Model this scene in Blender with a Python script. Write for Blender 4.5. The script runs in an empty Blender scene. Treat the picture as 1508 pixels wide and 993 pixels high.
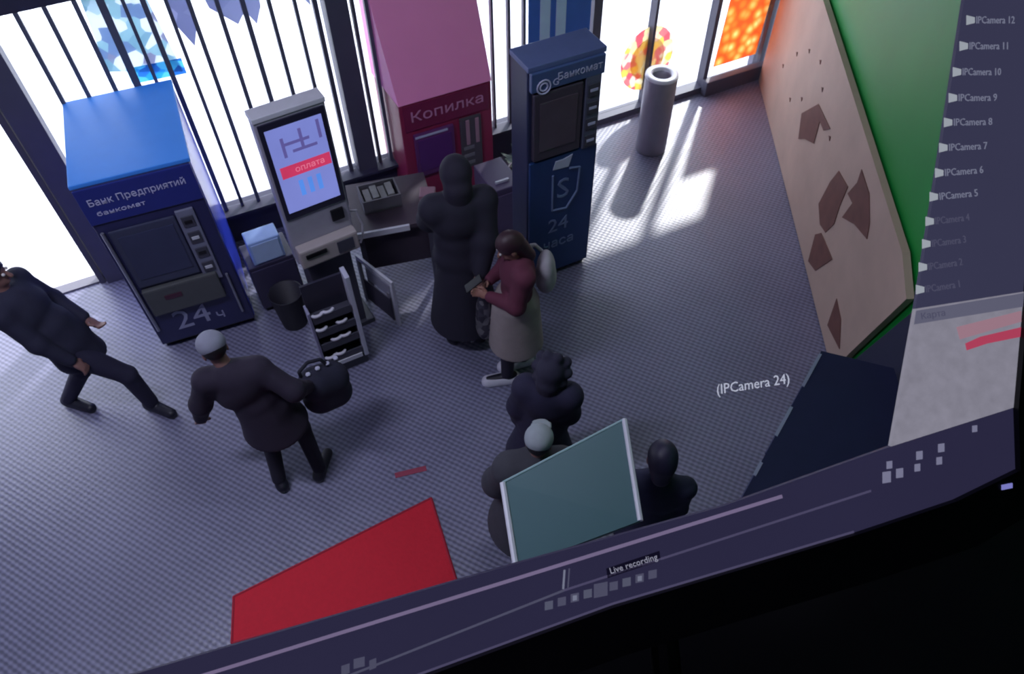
import bpy, bmesh, math, random
import numpy as np
from mathutils import Vector, Matrix

random.seed(7)
scene = bpy.context.scene
COL = scene.collection
PI = math.pi

# ------------------------------------------------------------------ camera
CAM_POS = Vector((0.0, 0.0, 4.6))
PITCH, ROLL = math.radians(50.6), math.radians(-1.0)
CAM_ROT = Matrix.Rotation(PI / 2 - PITCH, 3, 'X') @ Matrix.Rotation(ROLL, 3, 'Z')
cam = bpy.data.objects.new('camera', bpy.data.cameras.new('camera'))
COL.objects.link(cam)
cam.data.sensor_width = 36.0
cam.data.lens = 36.0 * 1100.0 / 1508.0
cam.data.clip_start = 0.02
cam.data.dof.use_dof = True
cam.data.dof.focus_distance = 1.7
cam.data.dof.aperture_fstop = 7.0
cam.matrix_world = Matrix.Translation(CAM_POS) @ CAM_ROT.to_4x4()
scene.camera = cam

# ------------------------------------------------------------------ view, world, sun, added fill lights
scene.view_settings.view_transform = 'Standard'
scene.view_settings.look = 'None'
scene.view_settings.exposure = 0.0
scene.view_settings.gamma = 1.0
scene.view_settings.use_curve_mapping = False

world = bpy.data.worlds.new('world')
scene.world = world
world.use_nodes = True
bgn = world.node_tree.nodes['Background']
bgn.inputs['Color'].default_value = (0.80, 0.86, 1.0, 1)
bgn.inputs['Strength'].default_value = 4.2

sun = bpy.data.objects.new('sun', bpy.data.lights.new('sun', 'SUN'))
COL.objects.link(sun)
sun.data.energy = 3.6
sun.data.angle = 0.045
sun.data.color = (1.0, 0.96, 0.93)
el = math.radians(40)
sdir = Vector((0.36 * math.cos(el), 0.93 * math.cos(el), math.sin(el)))
sun.rotation_euler = sdir.to_track_quat('Z', 'Y').to_euler()

def fill_light(name, loc, sx, sy, power, col):
    l = bpy.data.objects.new(name, bpy.data.lights.new(name, 'AREA'))
    COL.objects.link(l)
    l.data.shape = 'RECTANGLE'
    l.data.size, l.data.size_y = sx, sy
    l.data.energy = power
    l.data.color = col
    l.location = loc
    return l
LAV = (0.78, 0.80, 1.0)
fill_light('ceiling_fill', (-2.4, 1.6, 5.12), 1.6, 0.3, 100, LAV)  # unseen area lights, added as fill for the hall and machine fronts
fill_light('ceiling_fill', (0.6, 3.0, 5.12), 1.6, 0.3, 22, LAV)
fill_light('ceiling_fill', (2.2, 5.0, 5.12), 0.3, 1.6, 4, (0.95, 0.92, 0.9))

# ------------------------------------------------------------------ helpers
def lin(c):
    return tuple(((v / 255) / 12.92 if v / 255 <= 0.04045 else ((v / 255 + 0.055) / 1.055) ** 2.4) for v in c)

MATS = {}
def mat(name, rgb, rough=0.6, metal=0.0, var=0.12, scale=9.0, bump=0.0, emit=0.0, spec=0.5):
    if name in MATS:
        return MATS[name]
    m = bpy.data.materials.new(name)
    MATS[name] = m
    m.use_nodes = True
    nt = m.node_tree
    b = nt.nodes['Principled BSDF']
    b.inputs['Roughness'].default_value = rough
    b.inputs['Metallic'].default_value = metal
    b.inputs['Specular IOR Level'].default_value = spec
    c = lin(rgb)
    tc = nt.nodes.new('ShaderNodeTexCoord')
    nz = nt.nodes.new('ShaderNodeTexNoise')
    nz.inputs['Scale'].default_value = scale
    nz.inputs['Detail'].default_value = 4
    nt.links.new(tc.outputs['Object'], nz.inputs['Vector'])
    mx = nt.nodes.new('ShaderNodeMix')
    mx.data_type = 'RGBA'
    mx.inputs['A'].default_value = tuple(v * (1 - var) for v in c) + (1,)
    mx.inputs['B'].default_value = tuple(min(1, v * (1 + var)) for v in c) + (1,)
    nt.links.new(nz.outputs['Fac'], mx.inputs['Factor'])
    nt.links.new(mx.outputs['Result'], b.inputs['Base Color'])
    if bump:
        bp = nt.nodes.new('ShaderNodeBump')
        bp.inputs['Strength'].default_value = bump
        bp.inputs['Distance'].default_value = 0.01
        nt.links.new(nz.outputs['Fac'], bp.inputs['Height'])
        nt.links.new(bp.outputs['Normal'], b.inputs['Normal'])
    if emit:
        nt.links.new(mx.outputs['Result'], b.inputs['Emission Color'])
        b.inputs['Emission Strength'].default_value = emit
    return m

def screen_mat(name, rgb, var=0.1, scale=6.0):
    """backlit display: only emission, nearly black surface"""
    m = mat(name, rgb, 0.5, 0, var, scale, emit=1.0, spec=0.1)
    nt = m.node_tree
    b = nt.nodes['Principled BSDF']
    for l in list(b.inputs['Base Color'].links):
        nt.links.remove(l)
    b.inputs['Base Color'].default_value = (0.003, 0.003, 0.004, 1)
    return m

class MB:
    def __init__(s):
        s.bm = bmesh.new()
    def box(s, x0, x1, y0, y1, z0, z1, bev=0.0):
        g = bmesh.ops.create_cube(s.bm, size=1.0)
        for v in g['verts']:
            v.co = Vector((x0 + (v.co.x + .5) * (x1 - x0), y0 + (v.co.y + .5) * (y1 - y0), z0 + (v.co.z + .5) * (z1 - z0)))
        if bev:
            es = list({e for v in g['verts'] for e in v.link_edges})
            bmesh.ops.bevel(s.bm, geom=es, offset=bev, segments=2, profile=0.6, affect='EDGES')
        return s
    def prism(s, pts, d, axis=(0, 0, 1)):
        """closed polygon (list of 3-D points) pushed along axis by d"""
        a = Vector(axis) * d
        lo = [s.bm.verts.new(Vector(p)) for p in pts]
        hi = [s.bm.verts.new(Vector(p) + a) for p in pts]
        k = len(pts)
        s.bm.faces.new(lo[::-1]); s.bm.faces.new(hi)
        for i in range(k):
            s.bm.faces.new((lo[i], lo[(i + 1) % k], hi[(i + 1) % k], hi[i]))
        return s
    def rod(s, a, b, r, r2=None, seg=10):
        a, b = Vector(a), Vector(b)
        d = b - a
        q = d.to_track_quat('Z', 'Y').to_matrix().to_4x4()
        bmesh.ops.create_cone(s.bm, cap_ends=True, segments=seg, radius1=r, radius2=r if r2 is None else r2, depth=d.length,
                              matrix=Matrix.Translation((a + b) / 2) @ q)
        return s
    def tube(s, pts, r, seg=8):
        for a, b in zip(pts[:-1], pts[1:]):
            s.rod(a, b, r, seg=seg)
        for p in pts[1:-1]:
            bmesh.ops.create_icosphere(s.bm, subdivisions=1, radius=r, matrix=Matrix.Translation(p))
        return s
    def lathe(s, prof, seg=28, c=(0, 0, 0)):
        rings = []
        for r, z in prof:
            rings.append([s.bm.verts.new((c[0] + r * math.cos(2 * PI * i / seg), c[1] + r * math.sin(2 * PI * i / seg), c[2] + z)) for i in range(seg)])
        for A, B in zip(rings[:-1], rings[1:]):
            for i in range(seg):
                s.bm.faces.new((A[i], A[(i + 1) % seg], B[(i + 1) % seg], B[i]))
        return s
    def ball(s, c, r, sub=2, sc=(1, 1, 1)):
        bmesh.ops.create_icosphere(s.bm, subdivisions=sub, radius=r, matrix=Matrix.Translation(c) @ Matrix.Diagonal((*sc, 1)))
        return s
    def build(s, name, m, parent=None, smooth=False):
        me = bpy.data.meshes.new(name)
        bmesh.ops.recalc_face_normals(s.bm, faces=s.bm.faces)
        s.bm.to_mesh(me); s.bm.free()
        if smooth:
            for p in me.polygons:
                p.use_smooth = True
        return link(name, me, m, parent)

def link(name, me, m, parent=None):
    o = bpy.data.objects.new(name, me)
    COL.objects.link(o)
    if m is not None:
        if len(me.materials) == 0:
            me.materials.append(m)
    if parent is not None:
        o.parent = parent
    return o

def tag(o, label, cat, group=None, kind=None):
    o['label'] = label; o['category'] = cat
    if group: o['group'] = group
    if kind: o['kind'] = kind
    return o

def thing(name, label, cat, loc=(0, 0, 0), rz=0.0, group=None):
    o = bpy.data.objects.new(name, None)
    COL.objects.link(o)
    o.empty_display_size = 0.1
    o.location = loc
    o.rotation_euler = (0, 0, rz)
    return tag(o, label, cat, group)

def struct(name, mb, m, loc=(0, 0, 0), rz=0.0):
    o = mb.build(name, m)
    o.location = loc
    o.rotation_euler = (0, 0, rz)
    o['kind'] = 'structure'
    return o

def text(name, body, size, m, parent, loc, rot=(PI / 2, 0, 0), depth=0.002, align='LEFT', width=None, shear=0.0):
    cu = bpy.data.curves.new(name, 'FONT')
    cu.body = body; cu.size = size; cu.extrude = depth; cu.align_x = align; cu.align_y = 'CENTER'; cu.shear = shear
    cu.resolution_u = 2
    tmp = bpy.data.objects.new('tmp', cu)
    COL.objects.link(tmp)
    dg = bpy.context.evaluated_depsgraph_get()
    me = bpy.data.meshes.new_from_object(tmp.evaluated_get(dg))
    bpy.data.objects.remove(tmp); bpy.data.curves.remove(cu)
    o = link(name, me, None, parent)
    me.materials.clear(); me.materials.append(m)
    o.location = loc
    o.rotation_euler = rot
    if width:
        k = width / max(1e-6, o.dimensions.x if o.dimensions.x > 0 else max(v.co.x for v in me.vertices) - min(v.co.x for v in me.vertices))
        o.scale = (k, 1, 1)
    return o

# ------------------------------------------------------------------ materials
TH = math.radians(26.15)                     # heading of the window wall
WALL0 = (0.0, 6.164, 0.0)                    # a point on the foot of the window wall
M_dark = mat('dark_frame', (78, 76, 94), 0.5)
M_bar = mat('window_bar', (84, 86, 104), 0.5)
M_base = mat('dark_skirting', (52, 50, 74), 0.6)
M_wall = mat('painted_wall', (120, 118, 135), 0.8)
M_ceil = mat('ceiling_paint', (150, 150, 160), 0.9)
M_white = mat('white_plastic', (205, 205, 218), 0.4)
M_grey = mat('grey_plastic', (120, 118, 128), 0.45)
M_greyd = mat('dark_grey_plastic', (66, 66, 80), 0.45)
M_black = mat('black_plastic', (14, 14, 20), 0.4)
M_print = mat('pale_print', (190, 190, 222), 0.6)

def floor_material():
    m = bpy.data.materials.new('floor_vinyl')
    m.use_nodes = True
    nt = m.node_tree; L = nt.links
    b = nt.nodes['Principled BSDF']
    tc = nt.nodes.new('ShaderNodeTexCoord')
    mp = nt.nodes.new('ShaderNodeMapping')
    mp.inputs['Rotation'].default_value = (0, 0, math.radians(28.6))
    L.new(tc.outputs['Object'], mp.inputs['Vector'])
    waves = []
    for d, sc in (('Y', 9.5), ('X', 8.0)):
        w = nt.nodes.new('ShaderNodeTexWave')
        w.wave_type = 'BANDS'; w.bands_direction = d
        w.inputs['Scale'].default_value = sc
        w.inputs['Distortion'].default_value = 0.8
        w.inputs['Detail'].default_value = 1.0
        w.inputs['Detail Scale'].default_value = 2.0
        L.new(mp.outputs['Vector'], w.inputs['Vector'])
        waves.append(w)
    ad = nt.nodes.new('ShaderNodeMath'); ad.operation = 'MULTIPLY_ADD'
    L.new(waves[1].outputs['Fac'], ad.inputs[0]); ad.inputs[1].default_value = 0.45
    L.new(waves[0].outputs['Fac'], ad.inputs[2])
    nz = nt.nodes.new('ShaderNodeTexNoise')
    nz.inputs['Scale'].default_value = 1.6; nz.inputs['Detail'].default_value = 6
    L.new(tc.outputs['Object'], nz.inputs['Vector'])
    ad2 = nt.nodes.new('ShaderNodeMath'); ad2.operation = 'MULTIPLY_ADD'
    L.new(nz.outputs['Fac'], ad2.inputs[0]); ad2.inputs[1].default_value = 0.8
    L.new(ad.outputs[0], ad2.inputs[2])
    cr = nt.nodes.new('ShaderNodeValToRGB')
    cr.color_ramp.elements[0].position = 0.25
    cr.color_ramp.elements[0].color = lin((84, 84, 110)) + (1,)
    cr.color_ramp.elements[1].position = 1.0
    cr.color_ramp.elements[1].color = lin((140, 140, 170)) + (1,)
    dv = nt.nodes.new('ShaderNodeMath'); dv.operation = 'DIVIDE'
    L.new(ad2.outputs[0], dv.inputs[0]); dv.inputs[1].default_value = 2.0
    L.new(dv.outputs[0], cr.inputs['Fac'])
    L.new(cr.outputs['Color'], b.inputs['Base Color'])
    b.inputs['Roughness'].default_value = 0.38
    b.inputs['Specular IOR Level'].default_value = 1.0
    bp = nt.nodes.new('ShaderNodeBump')
    bp.inputs['Strength'].default_value = 0.25; bp.inputs['Distance'].default_value = 0.004
    L.new(ad.outputs[0], bp.inputs['Height'])
    L.new(bp.outputs['Normal'], b.inputs['Normal'])
    return m

def glass_material():
    m = bpy.data.materials.new('window_glass')
    m.use_nodes = True
    nt = m.node_tree
    nt.nodes.remove(nt.nodes['Principled BSDF'])
    out = nt.nodes['Material Output']
    t = nt.nodes.new('ShaderNodeBsdfTransparent'); t.inputs[0].default_value = (0.94, 0.96, 0.97, 1)
    g = nt.nodes.new('ShaderNodeBsdfGlossy'); g.inputs['Roughness'].default_value = 0.03
    mx = nt.nodes.new('ShaderNodeMixShader'); mx.inputs[0].default_value = 0.05
    nt.links.new(t.outputs[0], mx.inputs[1]); nt.links.new(g.outputs[0], mx.inputs[2])
    nt.links.new(mx.outputs[0], out.inputs[0])
    return m
M_floor = floor_material()
M_glass = glass_material()

# ------------------------------------------------------------------ the setting
def wl(s, d=0.0, z=0.0):
    """window-wall coordinates (along, outward, up) to world"""
    return Vector((WALL0[0] + s * math.cos(TH) - d * math.sin(TH), WALL0[1] + s * math.sin(TH) + d * math.cos(TH), z))

fl = MB().prism([wl(-6.6, 0.12), (-5.2, -1.5, 0), (5.2, -1.5, 0), (5.2, 8.7, 0)], -0.1)
struct('floor', fl, M_floor)
struct('pavement', MB().box(-30, 30, 0.13, 40, -0.14, -0.02), mat('pale_pavement', (236, 236, 240), 0.9, var=0.04, scale=2), WALL0, TH)
struct('ceiling', MB().box(-7, 5.4, -1.7, 9.0, 5.2, 5.3), M_ceil)
struct('wall_back', MB().box(-7, 5.4, -1.7, -1.5, 0, 5.2), M_wall)
struct('wall_left', MB().box(-0.2, 0, -7, 0.1, 0, 5.2), M_wall, wl(-6.0), TH)
struct('wall_front', MB().box(-6.2, 5.2, 0.0, 0.2, 2.28, 5.2), mat('dark_header', (44, 42, 66), 0.7), WALL0, TH)
struct('wall_front_corner', MB().box(3.12, 5.2, 0.0, 0.2, 0, 2.28), M_wall, WALL0, TH)
struct('trim_1', MB().box(-3.66, 0.9, -0.02, 0.14, 0, 0.32), M_base, WALL0, TH)           # low wall under the barred windows
struct('trim_2', MB().box(-3.68, 0.9, -0.1, 0.02, 0.32, 0.345), M_base, WALL0, TH)         # sill board
struct('trim_3', MB().box(0.9, 3.12, -0.03, 0.1, 0, 0.07), M_dark, WALL0, TH)              # rail under the glass doors
struct('trim_4', MB().box(2.3, 3.1, -0.12, -0.032, 0, 0.17, 0.01), M_dark, WALL0, TH)
struct('trim_5', MB().box(-6.0, -3.68, 0.02, 0.12, 0.0, 0.015), M_grey, WALL0, TH)         # threshold

# window 1: barred panes left of the thick post
def pane_struct(name, s0, s1, z0, z1, frame):
    root = struct(name, frame, M_dark, WALL0, TH)
    p = MB().box(s0, s1, 0.055, 0.061, z0, z1).build('pane', M_glass, root)
    return root
f1 = MB().box(-3.84, -3.66, -0.03, 0.13, 0, 2.28).box(-3.9, -3.855, 0.0, 0.1, 0, 2.28)
w1 = pane_struct('window_1', -3.66, -1.55, 0.33, 2.28, f1)
for s, w in [(-3.47, .028), (-3.30, .028), (-3.12, .03), (-2.97, .05), (-2.84, .024), (-2.72, .036), (-2.58, .026), (-2.44, .03),
             (-2.26, .03), (-2.09, .034), (-1.91, .028), (-1.73, .026)]:
    MB().box(s - w / 2, s + w / 2, -0.012, 0.03, 0.345, 2.28).build('window_bar', M_bar, w1)
f2 = MB().box(-1.52, -1.35, -0.04, 0.13, 0.345, 2.28).box(-1.60, -1.565, 0.0, 0.05, 0.345, 2.28).box(-1.315, -1.29, 0.0, 0.05, 0.345, 2.28)
w2 = pane_struct('window_2', -1.55, 0.9, 0.33, 2.28, f2)
for s, w in [(-1.20, .03), (-1.03, .03), (-0.85, .028), (-0.67, .028), (-0.49, .028), (-0.31, .028), (-0.14, .022), (0.02, .026), (0.17, .026), (0.35, .026), (0.53, .026), (0.71, .026)]:
    MB().box(s - w / 2, s + w / 2, -0.012, 0.03, 0.345, 2.28).build('window_bar', M_bar, w2)
MB().box(0.86, 0.95, -0.04, 0.13, 0.07, 2.28).build('post', M_dark, w2)
# the two glass door leaves on the right
for i, (a, b, wd) in enumerate(((0.95, 1.60, .03), (1.60, 2.37, .05), (2.37, 3.12, .05))):
    fr = MB().box(b - wd, b, -0.02, 0.08, 0.07, 2.28).box(a, b - wd, 0.0, 0.06, 2.2, 2.28)
    d = pane_struct('door_%d' % (i + 1), a, b - wd, 0.07, 2.2, fr)

# things stuck on the glass
def sticker(name, label, cat, mb, m, group=None):
    o = mb.build(name, m)
    o.location = WALL0; o.rotation_euler = (0, 0, TH)
    return tag(o, label, cat, group)

def poster_material(name, cols, scale, rand=True):
    m = bpy.data.materials.new(name)
    m.use_nodes = True
    nt = m.node_tree
    b = nt.nodes['Principled BSDF']; b.inputs['Roughness'].default_value = 0.5
    tc = nt.nodes.new('ShaderNodeTexCoord')
    v = nt.nodes.new('ShaderNodeTexVoronoi'); v.inputs['Scale'].default_value = scale
    nt.links.new(tc.outputs['Object'], v.inputs['Vector'])
    cr = nt.nodes.new('ShaderNodeValToRGB')
    cr.color_ramp.interpolation = 'CONSTANT' if rand else 'LINEAR'
    while len(cr.color_ramp.elements) < len(cols):
        cr.color_ramp.elements.new(0.5)
    for i, c in enumerate(cols):
        cr.color_ramp.elements[i].position = i / len(cols)
        cr.color_ramp.elements[i].color = lin(c) + (1,)
    if rand:
        sp = nt.nodes.new('ShaderNodeSeparateColor')
        nt.links.new(v.outputs['Color'], sp.inputs['Color'])
        nt.links.new(sp.outputs[0], cr.inputs['Fac'])
    else:
        nt.links.new(v.outputs['Distance'], cr.inputs['Fac'])
    nt.links.new(cr.outputs['Color'], b.inputs['Base Color'])
    # printed film lets daylight through from behind
    tr = nt.nodes.new('ShaderNodeBsdfTranslucent')
    nt.links.new(cr.outputs['Color'], tr.inputs['Color'])
    mx = nt.nodes.new('ShaderNodeMixShader'); mx.inputs[0].default_value = 0.8
    out = nt.nodes['Material Output']
    nt.links.new(b.outputs[0], mx.inputs[1]); nt.links.new(tr.outputs[0], mx.inputs[2]); nt.links.new(mx.outputs[0], out.inputs[0])
    return m

fr_t = thing('fruit_sticker', 'round red and yellow fruit sticker on the glass door behind the grey bin', 'sticker', wl(1.62, -0.0, 0.0), TH)
def disc(cx, cz, rx, rz, y0, y1, seg=26, a0=0, a1=2 * PI):
    return [(cx + rx * math.cos(a0 + (a1 - a0) * i / seg), y0, cz + rz * math.sin(a0 + (a1 - a0) * i / seg)) for i in range(seg + (0 if abs(a1 - a0 - 2 * PI) < 1e-6 else 1))]
MB().prism(disc(-0.03, 0.56, 0.31, 0.34, 0.045, 0), 0.006, (0, 1, 0)).build('print', poster_material('fruit_print', [(238, 170, 172), (244, 224, 214), (246, 222, 150), (242, 234, 214), (232, 150, 158), (244, 232, 196)], 15), fr_t)
MB().prism(disc(-0.03, 0.56, 0.2, 0.22, 0.042, 0), 0.003, (0, 1, 0)).build('pale_centre', poster_material('fruit_centre', [(240, 225, 205), (236, 214, 170), (240, 232, 220)], 9), fr_t)
op = thing('orange_poster', 'bright poster of oranges on the corner pane beside the cream panel', 'poster', wl(2.85, 0, 0), TH)
MB().prism([(-0.36, 0.045, 0.22), (0.2, 0.045, 0.22), (0.24, 0.045, 1.5), (-0.3, 0.045, 1.5)], 0.006, (0, 1, 0)).build('print', poster_material('orange_print', [(255, 236, 190), (255, 206, 146), (250, 172, 104), (238, 140, 92)], 9, False), op)
tp = thing('teal_poster', 'teal and white photo poster behind the window bars above the blue machine', 'poster', wl(-2.8, 0, 0), TH)
MB().prism([(-0.32, 0.04, 1.75), (0.16, 0.04, 1.62), (0.1, 0.04, 2.27), (-0.28, 0.04, 2.27)], 0.006, (0, 1, 0)).build('print', poster_material('teal_print', [(168, 196, 208), (206, 222, 230), (160, 178, 204), (232, 236, 240), (182, 208, 216), (176, 178, 198)], 12), tp)
MB().prism([(-0.2, 0.036, 1.62), (0.18, 0.036, 1.6), (0.18, 0.036, 1.72), (-0.2, 0.036, 1.74)], 0.004, (0, 1, 0)).build('lower_band', poster_material('cyan_print', [(110, 196, 240), (150, 220, 245), (110, 170, 226)], 14), tp)
M_film = poster_material('grey_film', [(168, 172, 196), (182, 184, 208), (160, 164, 190)], 5)
for lab, pts in (('blue grey pointed film on the glass right of the teal poster', [(-2.57, 1.95), (-2.5, 1.78), (-2.44, 1.92), (-2.42, 2.27), (-2.58, 2.27)]),
                 ('wide grey pointed film on the glass fourth bar left of the thick post', [(-2.32, 2.02), (-2.16, 1.86), (-2.1, 1.93), (-2.1, 2.27), (-2.36, 2.27)]),
                 ('narrow grey pointed film on the glass above the kiosk', [(-2.08, 1.93), (-2.03, 1.83), (-1.97, 1.95), (-1.94, 2.27), (-2.08, 2.27)]),
                 ('small grey film corner beside the thick window post', [(-1.7, 2.0), (-1.61, 1.87), (-1.61, 2.27), (-1.71, 2.27)])):
    sticker('window_film', lab, 'film', MB().prism([(a, 0.04, b) for a, b in pts], 0.005, (0, 1, 0)), M_film, 'grey films on the glass')
bb = thing('striped_banner', 'blue banner with pale stripes hung on the window above the dark blue machine', 'banner', wl(0.5, 0, 0), TH)
MB().box(-0.3, 0.33, -0.03, -0.018, 0.85, 2.25).build('cloth', mat('banner_blue', (60, 110, 200), 0.6), bb)
for a, b in ((-0.19, -0.09), (-0.03, 0.07)):
    MB().box(a, b, -0.036, -0.0305, 0.85, 2.25).build('stripe', mat('banner_pale', (190, 220, 255), 0.6, emit=0), bb)

# right side: cream panel, green wall
K = 0.08556; X0 = 2.156
def rw(y, z, off=0.0):
    return Vector((X0 + K * y + off, y, z))
struct('wall_right', MB().prism([rw(7.4, 0, .05), rw(-1.6, 0, .05), rw(-1.6, 5.2, .05), rw(7.4, 5.2, .05)], 0.15, (1, 0, 0)), mat('green_wall', (20, 150, 60), 0.5, var=0.25, scale=1.2))
struct('trim_6', MB().prism([rw(3.34, 0, .0), rw(-1.4, 0, .0), rw(-1.4, 1.35, .0), rw(2.9, 1.3, .0), rw(3.2, .4, .0)], 0.045, (1, 0, 0)), mat('dado_navy', (36, 38, 66), .5))
pn = thing('cream_panel', 'long cream wood wall panel with brown patches below the green wall', 'panel', rw(5.2, 0))
def loc_(p, root): return tuple(Vector(p) - root.location)
MB().prism([loc_(p, pn) for p in (rw(7.38, 0, -.02), rw(3.36, 0.02, -.02), rw(3.28, 0.35, -.02), rw(3.02, 1.22, -.02), rw(3.3, 1.34, -.02), rw(7.38, 1.6, -.02))], 0.05, (1, 0, 0)).build('board', mat('cream_wood', (190, 164, 150), 0.6, var=0.2, scale=3.0, bump=0.1), pn)
M_patch = mat('brown_patch', (112, 72, 66), 0.7, var=0.3)
def patch(pts):
    MB().prism([loc_(rw(y, z, -.026), pn) for y, z in pts], 0.005, (1, 0, 0)).build('brown_patch', M_patch, pn)
patch([(5.62, .5), (5.75, .68), (5.44, .98), (5.02, 1.03), (5.14, .93), (5.28, .92), (5.24, .73), (5.47, .61)])
patch([(4.53, .46), (4.7, .53), (4.65, .8), (4.58, .96), (4.33, 1.01), (4.33, .82), (4.3, .67), (4.38, .51)])
patch([(4.22, .81), (4.16, 1.0), (4.29, .98), (4.22, 1.14), (4.24, 1.24), (3.99, 1.23), (3.81, 1.12), (3.75, 1.03), (4.0, .94)])
patch([(4.47, .1), (4.54, .34), (4.45, .44), (4.36, .46), (4.09, .5), (4.28, .18)])
patch([(3.72, .15), (3.77, .4), (3.58, .38), (3.41, .24)])
for y, z in ((6.4, .9), (6.1, 1.1), (5.9, .75), (6.7, .6), (5.5, 1.1), (5.0, .98), (6.2, .55), (5.75, 1.2)):
    patch([(y, z), (y - .05, z - .015), (y - .04, z + .02)])

# ------------------------------------------------------------------ machines
def machine_base(name, label, x, y, deg):
    return thing(name, label, 'machine', (x, y, 0), math.radians(deg))

# blue machine
b = machine_base('blue_atm', 'large cash machine with bright blue top and dark front numbered 24', -2.745, 3.71, 22)
MB().box(0, .73, .02, 1.0, .06, 1.62, .012).build('body', mat('machine_blue', (64, 84, 236), 0.22, var=.08), b)
MB().box(.02, .71, .04, .96, 0, .06).build('plinth', M_black, b)
MB().box(-.006, .736, 0.0, 1.005, 1.60, 1.63, .006).build('top_lid', mat('lid_blue', (70, 150, 252), 0.45, var=.06), b)
MB().box(.006, .724, -.012, .02, .07, 1.60, .008).build('front_panel', mat('front_navy', (42, 44, 88), 0.4), b)
MB().box(.004, .726, -.026, -.012, 1.32, 1.6, .004).build('header', mat('header_blue', (38, 48, 130), 0.4), b)
MB().box(.07, .50, -.03, -.012, .70, 1.24, .01).build('screen_frame', mat('frame_slate', (62, 66, 92), 0.4), b)
sc_ = MB().box(.11, .47, -.036, -.03, .78, 1.18).build('screen', mat('dull_screen', (58, 62, 92), 0.15), b)
MB().box(.07, .60, -.06, -.012, .42, .68, .015).build('tray', mat('tray_olive', (78, 80, 84), 0.5), b)
MB().box(.2, .32, -.065, -.06, .56, .6).build('slot', mat('slot_maroon', (74, 36, 56), .4), b)
MB().box(.51, .63, -.034, -.012, .60, 1.27, .006).build('side_module', mat('module_grey', (120, 122, 146), 0.4), b)
for k, (z0, z1) in enumerate(((1.13, 1.22), (.98, 1.08), (.84, .93), (.7, .79))):
    q = MB().box(.53, .61, -.044, -.034, z0, z1, .004).build('reader', M_greyd, b)
    MB().box(.545, .595, -.05, -.044, (z0 + z1) / 2 - .012, (z0 + z1) / 2 + .012).build('card_slot', M_white if k % 2 else M_black, q)
MB().rod((.04, -.03, .25), (.04, -.03, 1.25), .012).build('chrome_rail', mat('rail_metal', (150, 152, 170), .3, .6), b)
MB().rod((.66, -.03, .2), (.66, -.03, .62), .01).build('chrome_rail', MATS['rail_metal'], b)
text('lettering', 'Банк Предприятий', .072, M_print, b, (.05, -.027, 1.49), width=.6)
text('small_lettering', 'банкомат', .045, M_print, b, (.07, -.027, 1.40), width=.3)
text('numerals', '24', .28, mat('numeral_grey', (150, 152, 185), .5), b, (.16, -.014, .27))
text('small_lettering', 'ч', .13, MATS['numeral_grey'], b, (.46, -.014, .22))

# red machine with tall pink hood
r = machine_base('red_atm', 'red cash machine with tall sloping pink top behind the person in the long coat', -.895, 5.324, 26.15)
MB().box(0, .84, .0, .6, .05, 1.1, .01).build('body', mat('machine_red', (150, 44, 82), 0.35, var=.1), r)
MB().box(.02, .82, .03, .58, 0, .05).build('plinth', M_black, r)
hd = MB()
v = [(0, -.01, 1.1), (.84, -.01, 1.1), (.86, .58, 1.1), (-.02, .58, 1.1), (-.02, .44, 2.15), (.86, .44, 2.15), (.86, .58, 2.15), (-.02, .58, 2.15)]
vs = [hd.bm.verts.new(p) for p in v]
for f in ((0, 1, 5, 4), (1, 2, 6, 5), (0, 4, 7, 3), (4, 5, 6, 7), (3, 7, 6, 2), (0, 3, 2, 1)):
    hd.bm.faces.new([vs[i] for i in f])
hood = hd.build('hood', mat('hood_pink', (248, 150, 204), 0.5, var=.06, scale=3), r)
for k in range(7):
    x = .14 + k * .09
    MB().rod((x, .335 - .006, 1.95 - .1), (x + .1, .40 - .006, 2.1), .008).build('pale_stroke', mat('stroke_pale', (240, 190, 220), .5), hood)
MB().box(.03, .81, -.012, 0, .84, 1.085, .004).build('header', mat('header_crimson', (128, 36, 78), .4), r)
text('lettering', 'Копилка', .13, mat('pink_print', (205, 140, 180), .5), r, (.08, -.015, .965), width=.66)
MB().box(.09, .46, -.03, 0, .36, .8, .01).build('screen_frame', mat('frame_plum', (104, 52, 112), .4), r)
MB().box(.12, .43, -.036, -.03, .42, .74).build('screen', mat('screen_plum', (96, 50, 120), .2), r)
MB().box(.1, .4, -.034, -.03, .765, .785).build('pale_line', M_print, r)
MB().box(.52, .72, -.026, 0, .3, .82, .006).build('side_module', mat('module_olive', (84, 78, 88), .4), r)
for x in (.57, .66):
    MB().box(x, x + .035, -.036, -.026, .55, .8, .004).build('pale_strip', mat('strip_rose', (170, 130, 150), .4), r)
for z in (.34, .42, .5):
    MB().box(.54, .64, -.034, -.026, z, z + .03).build('key_row', M_grey, r)

# dark blue machine
d = machine_base('navy_atm', 'narrow dark blue cash machine beside the sunlit floor on the right', .139, 4.353, 26.15)
MB().box(0, .58, .02, .27, .04, 1.98, .012).build('body', mat('machine_navy', (48, 52, 84), .35), d)
MB().box(.02, .56, .04, .25, 0, .04).build('plinth', M_black, d)
MB().box(-.005, .585, .0, .275, 1.96, 2.0, .006).build('top_lid', mat('lid_slate', (96, 110, 160), .4), d)
MB().box(.01, .57, -.008, .02, .06, 1.24, .008).build('lower_front', mat('front_blue', (36, 62, 116), .35), d)
MB().box(.01, .57, -.02, .02, 1.82, 1.96, .006).build('header', mat('header_steel', (72, 92, 140), .35), d)
MB().box(.03, .41, -.02, .02, 1.26, 1.80, .01).build('screen_frame', mat('frame_umber', (70, 62, 76), .4), d)
MB().box(.075, .365, -.026, -.02, 1.34, 1.73).build('screen', mat('screen_umber', (88, 76, 88), .2), d)
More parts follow.
